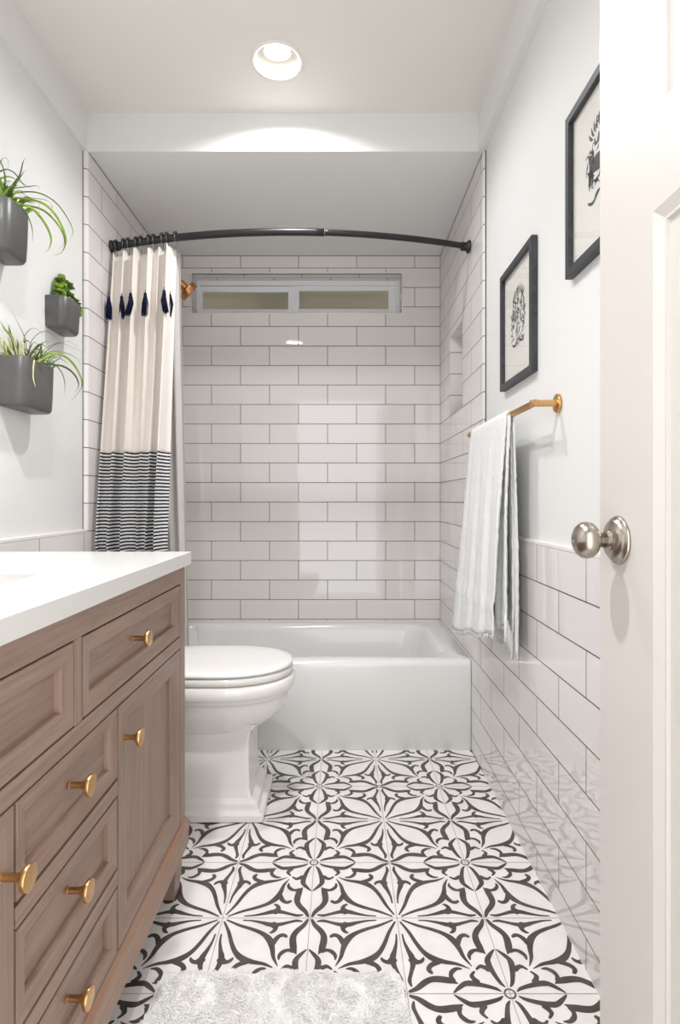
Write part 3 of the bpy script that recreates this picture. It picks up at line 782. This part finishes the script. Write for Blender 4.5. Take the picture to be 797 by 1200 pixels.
def picture(label, y0, y1, z0, z1, seed, multi):
    p = empty('picture_frame', label, 'framed print', (DR, (y0+y1)/2, z0), 'black framed prints on the right wall')
    XF = DR-.018; w = .019
    bm = bmesh.new(); rings = []
    for ins, X in ((0, DR-.0005), (0, XF+.001), (.001, XF), (w, XF), (w, XF+.0115)):
        rings.append([(X, y, z) for y, z in ((y0+ins, z0+ins), (y1-ins, z0+ins), (y1-ins, z1-ins), (y0+ins, z1-ins))])
    loft(bm, rings, False, False); link('frame', bm, frame_black, p)
    bm = bmesh.new(); box(bm, XF+.0125, DR-.001, y0+w-.002, y1-w+.002, z0+w-.002, z1-w+.002); pr = link('print', bm, paper, p)
    bm = bmesh.new(); art(bm, (y0+y1)/2, (z0+z1)/2+.012, XF+.0122, seed, multi); link('artwork', bm, [ink, ink2, ink3], pr, recalc=False)
    bm = bmesh.new(); box(bm, XF+.0065, XF+.008, y0+w, y1-w, z0+w, z1-w); link('glass', bm, clear, p)
picture('black framed folk print above the towel bar, the lower and farther of two', 1.551, 1.858, 1.360, 1.731, 3, True)
picture('black framed folk print partly hidden by the open door, the higher and nearer of two', 1.011, 1.318, 1.518, 1.887, 11, False)
# ------------------------------------------------------------------ door with knob
DXF = .374; DY0, DY1 = .04, .820
door = bpy.data.objects.new('door_1', None); C.objects.link(door); door.location = (DXF, DY0, 0); struct(door)
bm = bmesh.new()
ya, yb = .04+.139, .681
pans = [(1.464, 1.90), (.25, 1.354)]
X1 = DXF+.035
box(bm, DXF, X1, DY0, ya, .008, 2.04); box(bm, DXF, X1, yb, DY1, .008, 2.04)
for z0, z1 in ((.008, .25), (1.354, 1.464), (1.90, 2.04)): box(bm, DXF, X1, ya, yb, z0, z1)
link('door_leaf', bm, door_white, door)
bm = bmesh.new()
for z0, z1 in pans:
    rings = []
    for ins, X in ((0, DXF), (.0135, DXF+.0065), (.0165, DXF+.0065), (.0175, DXF+.0105), (.03, DXF+.0105)):
        rings.append([(X, y, z) for y, z in ((ya+ins, z0+ins), (yb-ins, z0+ins), (yb-ins, z1-ins), (ya+ins, z1-ins))])
    loft(bm, rings, False, True)
    box(bm, DXF+.014, X1-.01, ya, yb, z0, z1)
link('door_panel', bm, door_white, door)
nickel = mat('satin_nickel', (176,168,158), .24, metal=1)
add_noise(nickel, (20,900,900), bump=.05, dist=.0004)
kz, ky = .955, .765
bm = bmesh.new(); lathe(bm, (DXF, ky, kz), (-1,0,0), [(0.0002,.0325),(.002,.0328),(.0045,.031),(.0055,.0285),(.008,.0275),(.011,.024),(.0135,.0165),(.0145,.0125),(.018,.012)], 40)
kn = link('door_rosette', bm, nickel, door, smooth=True)
bm = bmesh.new(); lathe(bm, (DXF-.014, ky, kz), (-1,0,0), [(0,.0102),(.012,.0095),(.0145,.0125),(.019,.0200),(.0235,.0238),(.029,.0249),(.035,.0240),(.041,.0195),(.0445,.0135),(.046,.0075),(.0462,.0040),(.0455,.0036),(.0455,.0004)], 40)
link('door_knob', bm, nickel, kn, smooth=True)
# ------------------------------------------------------------------ planters and plants
pot_m = add_noise(mat('charcoal_ceramic', (86,85,84), .38), (9,9,9), (82,81,80), (91,90,89))
soil = add_noise(mat('potting_soil', (60,48,38), .95), (200,200,200), (40,32,24), (86,70,54), bump=.8)
def leaf_mat(name, c1, c2, sc=(40,40,40)):
    m = add_noise(mat(name, c1, .5, spec=.35), sc, c1, c2)
    m.node_tree.nodes['Principled BSDF'].inputs['Subsurface Weight'].default_value = .0
    return m
g_bright = leaf_mat('leaf_bright', (112,146,44), (150,178,72)); g_dark = leaf_mat('leaf_dark', (62,84,36), (98,122,52)); g_pale = leaf_mat('leaf_cream', (196,198,140), (226,222,182)); g_grey = leaf_mat('leaf_greygreen', (96,106,78), (130,138,104))
g_yel = leaf_mat('succulent', (110,146,36), (158,182,62)); g_suc = leaf_mat('succulent_dark', (64,96,30), (96,124,44))
def planter(name, label, y0, y1, z0, z1, Pd, plantlabel=None):
    p = empty(name, label, 'planter', (DL, (y0+y1)/2, z0), 'wall planters on the left wall')
    bm = bmesh.new(); seg = 7
    def ring(ins, z, tap=0):
        X0, X1 = DL+.0005, DL+Pd-ins-tap; a, b = y0+ins+tap*.8, y1-ins-tap*.8; r = max(.006, .030-ins)
        out = [(X0+(ins if ins else 0), a, z)]
        for cx, cy, a0 in ((X1-r, a+r, -PI/2), (X1-r, b-r, 0)):
            for k in range(seg+1):
                t = a0+PI/2*k/seg; out.append((cx+r*math.cos(t), cy+r*math.sin(t), z))
        out.append((X0+(ins if ins else 0), b, z)); return out
    rings = [ring(.010, z0, .006), ring(.004, z0+.002, .005), ring(0, z0+.010, .004), ring(0, z0+.05, .002), ring(0, z1-.002, 0), ring(.0015, z1), ring(.0045, z1), ring(.006, z1-.003), ring(.007, z1-.02)]
    loft(bm, rings, True, False); link('pot', bm, pot_m, p, smooth=True).modifiers.new('es', 'EDGE_SPLIT').split_angle = math.radians(55)
    bm = bmesh.new(); rings = [ring(.007, z1-.016), ring(.007, z1-.012)]
    loft(bm, rings, True, True); link('soil', bm, soil, p)
    return p
def leaf3(bm, pts, w, mi=0, per=7, fold=.25):
    pts = [Vector(p) for p in pts]; sp = [Vector(p) for p in catmull([p[:] for p in pts], per)]
    n = len(sp); prev = None
    for i, p in enumerate(sp):
        d = (sp[min(i+1, n-1)]-sp[max(i-1, 0)]).normalized()
        side = d.cross(Vector((.25, -.95, .35)))
        side = side.normalized() if side.length > .05 else Vector((1,0,0))
        nn = side.cross(d).normalized(); t = i/(n-1)
        ww = w*(.75+.25*math.sin(t*PI))*(1-t**1.8)+w*.04
        c = [bm.verts.new(p-side*ww/2), bm.verts.new(p+nn*ww*fold), bm.verts.new(p+side*ww/2), bm.verts.new(p+nn*(ww*fold-.15*ww))]
        if prev:
            for a in range(4):
                b = (a+1) % 4; f = bm.faces.new((prev[a], prev[b], c[b], c[a])); f.material_index = mi
        prev = c
def px_leaf(bm, pts, d0, d1, w, mi=0):
    n = len(pts)-1; out = []
    for i, (x, y) in enumerate(pts):
        p = P(x, y, d0+(d1-d0)*(i/n)); p.x = max(p.x, DL+.006); out.append(p)
    leaf3(bm, out, w, mi)
# upper planter A with strappy plant
pa = planter('wall_planter', 'charcoal wall planter with strappy green plant, highest of the three on left wall', 1.485, 1.615, 1.667, 1.808, .078)
bm = bmesh.new()
A = [([(8,232),(18,226),(45,226),(68,240),(85,268),(81,283)],1.54,1.66,.0055,1), ([(10,234),(22,232),(50,238),(68,256),(77,280),(72,296),(61,299)],1.54,1.64,.009,0),
 ([(12,236),(26,240),(48,245),(64,258),(74,274),(75,286),(68,292)],1.55,1.66,.008,0), ([(14,237),(30,241),(42,248),(54,264),(60,280),(57,292),(52,297)],1.54,1.60,.0085,0),
 ([(14,236),(24,242),(33,254),(38,270),(38,284)],1.52,1.55,.0045,1), ([(6,232),(14,218),(23,205),(27,190),(30,185)],1.54,1.52,.006,1), ([(8,232),(18,216),(26,204),(30,198)],1.53,1.50,.007,1),
 ([(4,232),(2,215),(-2,200),(3,186),(9,187),(10,198)],1.54,1.52,.003,1), ([(2,232),(6,210),(2,192),(-6,178)],1.52,1.50,.005,1), ([(6,232),(12,222),(30,219),(44,218),(45,224)],1.55,1.62,.005,1),
 ([(0,232),(-10,212),(4,199),(16,202),(28,216),(40,222)],1.52,1.6,.006,1), ([(-2,232),(-4,214),(8,207),(20,211),(32,220)],1.53,1.6,.007,0), ([(9,236),(26,232),(52,234),(60,240),(61,247),(55,257)],1.56,1.68,.003,2),
 ([(16,238),(28,240),(44,236),(45,250),(38,265)],1.55,1.6,.0022,3), ([(-2,232),(-14,220),(-22,200),(-20,190)],1.5,1.46,.007,0), ([(-6,234),(-24,226),(-36,240),(-40,262)],1.5,1.44,.008,0)]
for pts, a, b, w, m in A: px_leaf(bm, pts, a, b, w, m)
for k in range(34):
    bx, by = random.uniform(DL+.012, DL+.060), random.uniform(1.50, 1.60); a = random.uniform(0, 2*PI); l = random.uniform(.04, .085)
    b = Vector((bx, by, 1.794)); t = Vector((math.cos(a)*.35+.25, math.sin(a)*.6, 1))
    leaf3(bm, [b, b+t*l*.4, b+t*l*.75+Vector((.004, math.sin(a)*.01, 0)), b+t*l+Vector((.01, math.sin(a)*.02, -l*.25))], random.uniform(.009, .015), random.choice((0,0,0,0,1)))
for v in bm.verts: v.co.x = max(v.co.x, DL+.003)
link('foliage', bm, [g_bright, g_dark, g_grey, g_pale], pa, smooth=True, recalc=False)
# lower planter C
pc = planter('wall_planter', 'wide charcoal wall planter with variegated trailing grass-like plant, lowest of the three', 1.572, 1.752, 1.268, 1.409, .080)
bm = bmesh.new()
Cc = [([(46,424),(52,418),(66,414),(82,422),(94,440),(95,455),(83,470)],1.66,1.78,.009,0), ([(48,426),(60,427),(76,430),(88,440),(92,452),(86,462)],1.68,1.80,.008,1),
 ([(50,428),(62,426),(72,436),(76,450),(75,463)],1.68,1.72,.004,1), ([(44,424),(56,410),(70,402),(84,407),(98,414)],1.66,1.80,.003,1), ([(44,422),(60,412),(78,414),(90,420),(95,428)],1.66,1.8,.0035,2),
 ([(40,422),(39,432),(39,444),(42,454)],1.60,1.585,.006,3), ([(24,420),(23,408),(27,402),(25,415),(24,420)],1.60,1.58,.007,3), ([(38,424),(42,410),(50,402),(58,400)],1.66,1.7,.006,1),
 ([(40,424),(46,412),(49,400)],1.66,1.66,.006,1), ([(30,420),(30,400),(22,380),(12,362)],1.62,1.58,.0028,2), ([(30,420),(28,398),(34,387),(42,385),(52,394)],1.62,1.68,.003,2), ([(32,420),(38,398),(52,388),(66,396),(72,404)],1.64,1.74,.003,2),
 ([(22,420),(14,396),(6,386),(-4,376)],1.62,1.58,.009,0), ([(20,420),(16,404),(8,388),(-2,380)],1.64,1.62,.008,1), ([(12,420),(2,404),(-10,398),(-20,410)],1.60,1.56,.008,3), ([(18,420),(6,400),(-8,392)],1.6,1.56,.007,3), ([(14,420),(0,412),(-12,414),(-22,430)],1.6,1.56,.007,3),
 ([(44,424),(56,418),(62,416),(70,414)],1.64,1.68,.012,0), ([(44,426),(54,408),(80,400),(95,412)],1.66,1.8,.0025,2)]
for pts, a, b, w, m in Cc: px_leaf(bm, pts, a, b, w, m)
for k in range(52):
    bx, by = random.uniform(DL+.012, DL+.064), random.uniform(1.585, 1.74); a = random.uniform(0, 2*PI); l = random.uniform(.04, .085)
    b = Vector((bx, by, 1.394)); t = Vector((math.cos(a)*.35+.2, math.sin(a)*.7, 1))
    leaf3(bm, [b, b+t*l*.4, b+t*l*.75+Vector((.004, math.sin(a)*.014, 0)), b+t*l+Vector((.01, math.sin(a)*.03, -l*.35))], random.uniform(.004, .009), random.choice((0,1,2,3,3,3)) if by < 1.67 else random.choice((0,0,1,2)))
for v in bm.verts: v.co.x = max(v.co.x, DL+.003)
link('foliage', bm, [g_bright, g_dark, g_grey, g_pale], pc, smooth=True, recalc=False)
# small planter B with succulent
pb = planter('wall_planter', 'small charcoal wall planter with bushy succulent, middle one nearest the shower', 1.83, 1.955, 1.563, 1.668, .068)
bm = bmesh.new()
def rosette(c, ax, r, mi):
    a, b = frame_of(Vector(ax)); ax = Vector(ax).normalized()
    for ring_i, (nn, tilt, ln) in enumerate(((4, 1.15, .6), (6, .7, .85), (7, .25, 1.0))):
        for k in range(nn):
            t = 2*PI*k/nn+ring_i*.5; d = (a*math.cos(t)+b*math.sin(t))*math.cos(tilt)+ax*math.sin(tilt)
            p0 = c; p1 = c+d*r*ln
            s = d.cross(ax).normalized() if d.cross(ax).length > .01 else a
            tube(bm, [p0, p0.lerp(p1, .55), p0.lerp(p1, .9), p1], [r*.08, r*.22, r*.16, r*.02], 5, mi=mi)
spots = [(57,344,1.90),(60,338,1.90),(63,342,1.88),(66,335,1.90),(69,331,1.9),(71,325,1.9),(73,329,1.92),(74,336,1.92),(70,340,1.88),(77,339,1.93),(78,344,1.92),(66,344,1.87),(80,336,1.96),(82,345,1.94),(75,343,1.9),(61,346,1.88),(72,345,1.88)]
for x, y, d in spots:
    for q in range(2):
        c = P(x+random.uniform(-2,2), y+random.uniform(-2,2), d+random.uniform(-.02,.02)); c.x = max(c.x, DL+.014)
        base = Vector((min(c.x, DL+.05), min(max(c.y, 1.85), 1.94), 1.652))
        tube(bm, [base, base.lerp(c, .6)+Vector((0,0,.004)), c], .0013, 5, mi=1)
        rosette(c, (.3+random.uniform(-.3,.3), -.4+random.uniform(-.4,.4), 1), random.uniform(.012, .018), random.choice((0,0,1)))
trail = catmull([(80,345,1.94),(86,349,1.96),(91,354,1.975),(94,360,1.985),(93,366,1.99),(92,370,1.99)], 4)
tube(bm, [P(*t) for t in trail], .0013, 5, mi=1)
for i, t in enumerate(trail):
    for q in range(2):
        c = P(t[0]+random.uniform(-1,1), t[1]+random.uniform(-1,1), t[2]); c.x = max(c.x, DL+.012)
        rosette(c, (random.uniform(-.6,.8), -.5, random.uniform(-.2,1)), .0065 if i < 14 else .010, 1 if i < 14 else 0)
link('foliage', bm, [g_yel, g_suc], pb, smooth=True, recalc=True)
# ------------------------------------------------------------------ bath mat
rug = add_noise(mat('white_shag', (246,244,242), .95, spec=.05), (40,40,40), (230,227,223), (242,240,237))
mx0, mx1, my0, my1 = -.378, .133, .42, 1.205
bmat = bpy.data.objects.new('bath_mat', None); C.objects.link(bmat); bmat.location = (-.12, .82, 0); tag(bmat, 'fluffy white bath mat on the patterned floor by the vanity', 'bath mat')
bm = bmesh.new(); loft(bm, [rrect(mx0+.004, mx1-.004, my0+.004, my1-.004, .03, z, 6) for z in (.001, .009)]); link('backing', bm, rug, bmat)
bm = bmesh.new()
def inrr(x, y, r=.035):
    dx = max(mx0+r-x, x-mx1+r, 0); dy = max(my0+r-y, y-my1+r, 0)
    return dx*dx+dy*dy <= r*r
rr = random.Random(5)
from mathutils import noise as mn
def rug_h(x, y):
    e = min(x-mx0, mx1-x, my1-y, y-my0)
    return .020+.0035*mn.noise(Vector((x*26, y*26, 0)))+.0022*mn.noise(Vector((x*70, y*70, 2)))-.013*max(0, 1-e/.03)**2
nxg, nyg = 130, 200
gv = {}
for i in range(nxg+1):
    for j in range(nyg+1):
        x = mx0+.006+(mx1-mx0-.012)*i/nxg; y = my0+.006+(my1-my0-.012)*j/nyg
        if inrr(x, y, .04): gv[i, j] = bm.verts.new((x, y, rug_h(x, y)))
for i in range(nxg):
    for j in range(nyg):
        q = [(i, j), (i+1, j), (i+1, j+1), (i, j+1)]
        if all(k in gv for k in q): bm.faces.new([gv[k] for k in q])
cnt = 0
while cnt < 42000:
    x, y = rr.uniform(mx0, mx1), rr.uniform(my0, my1)
    if y < .98 and rr.random() < .6: continue
    if not inrr(x, y): continue
    cnt += 1
    a = mn.noise(Vector((x*11, y*11, 4)))*7+rr.uniform(-.7, .7); h0 = rug_h(x, y)-.001; ln = rr.uniform(.007, .013); w = .0011
    dx, dy = math.cos(a)*ln, math.sin(a)*ln; px_, py_ = -math.sin(a)*w, math.cos(a)*w; up = rr.uniform(.001, .0045)
    v = [bm.verts.new(p) for p in ((x-px_, y-py_, h0), (x+px_, y+py_, h0), (x+dx*.5+px_, y+dy*.5+py_, h0+up), (x+dx*.5-px_, y+dy*.5-py_, h0+up), (x+dx, y+dy, h0+up*.9))]
    bm.faces.new(v[:4]); bm.faces.new((v[3], v[2], v[4]))
pile = link('pile', bm, rug, bmat, smooth=False, recalc=False); pile['kind'] = 'stuff'
# ------------------------------------------------------------------ lights
def area(name, loc, rot, sx, sy, power, col=(1,1,1), shape='RECTANGLE'):
    l = bpy.data.lights.new(name, 'AREA'); l.shape = shape; l.size = sx; l.size_y = sy; l.energy = power; l.color = col
    o = bpy.data.objects.new(name, l); C.objects.link(o); o.location = loc; o.rotation_euler = rot; return o
warm = (.97, .985, 1)
area('downlight_lamp', (LX, LY, ZC+.0225), (0, 0, 0), .074, .074, 9.5, warm, 'DISK').data.spread = 2.7
area('unseen_fill_lamp', (LX2, LY2, ZC+.058), (0, 0, 0), .074, .074, 17, warm, 'DISK').data.spread = 2.6  # added fill lamp, out of view, evens the brightness of the room
w = bpy.data.worlds.new('world'); bpy.context.scene.world = w; w.use_nodes = True
w.node_tree.nodes['Background'].inputs[0].default_value = (.97, .985, 1, 1); w.node_tree.nodes['Background'].inputs[1].default_value = 2.8
# ------------------------------------------------------------------ camera
cam = bpy.data.cameras.new('camera'); co = bpy.data.objects.new('camera', cam); C.objects.link(co)
co.location = (0, 0, H); co.rotation_euler = (PI/2, 0, 0)
cam.sensor_fit = 'HORIZONTAL'; cam.sensor_width = 36; cam.lens = 36*F/797
cam.shift_x = -(VX-398.5)/797; cam.shift_y = -(600-VY)/797
cam.clip_start = .01
S = bpy.context.scene; S.camera = co
S.view_settings.view_transform = 'Standard'; S.view_settings.look = 'None'; S.view_settings.gamma = 1; S.view_settings.use_curve_mapping = False
S.view_settings.exposure = 0.02
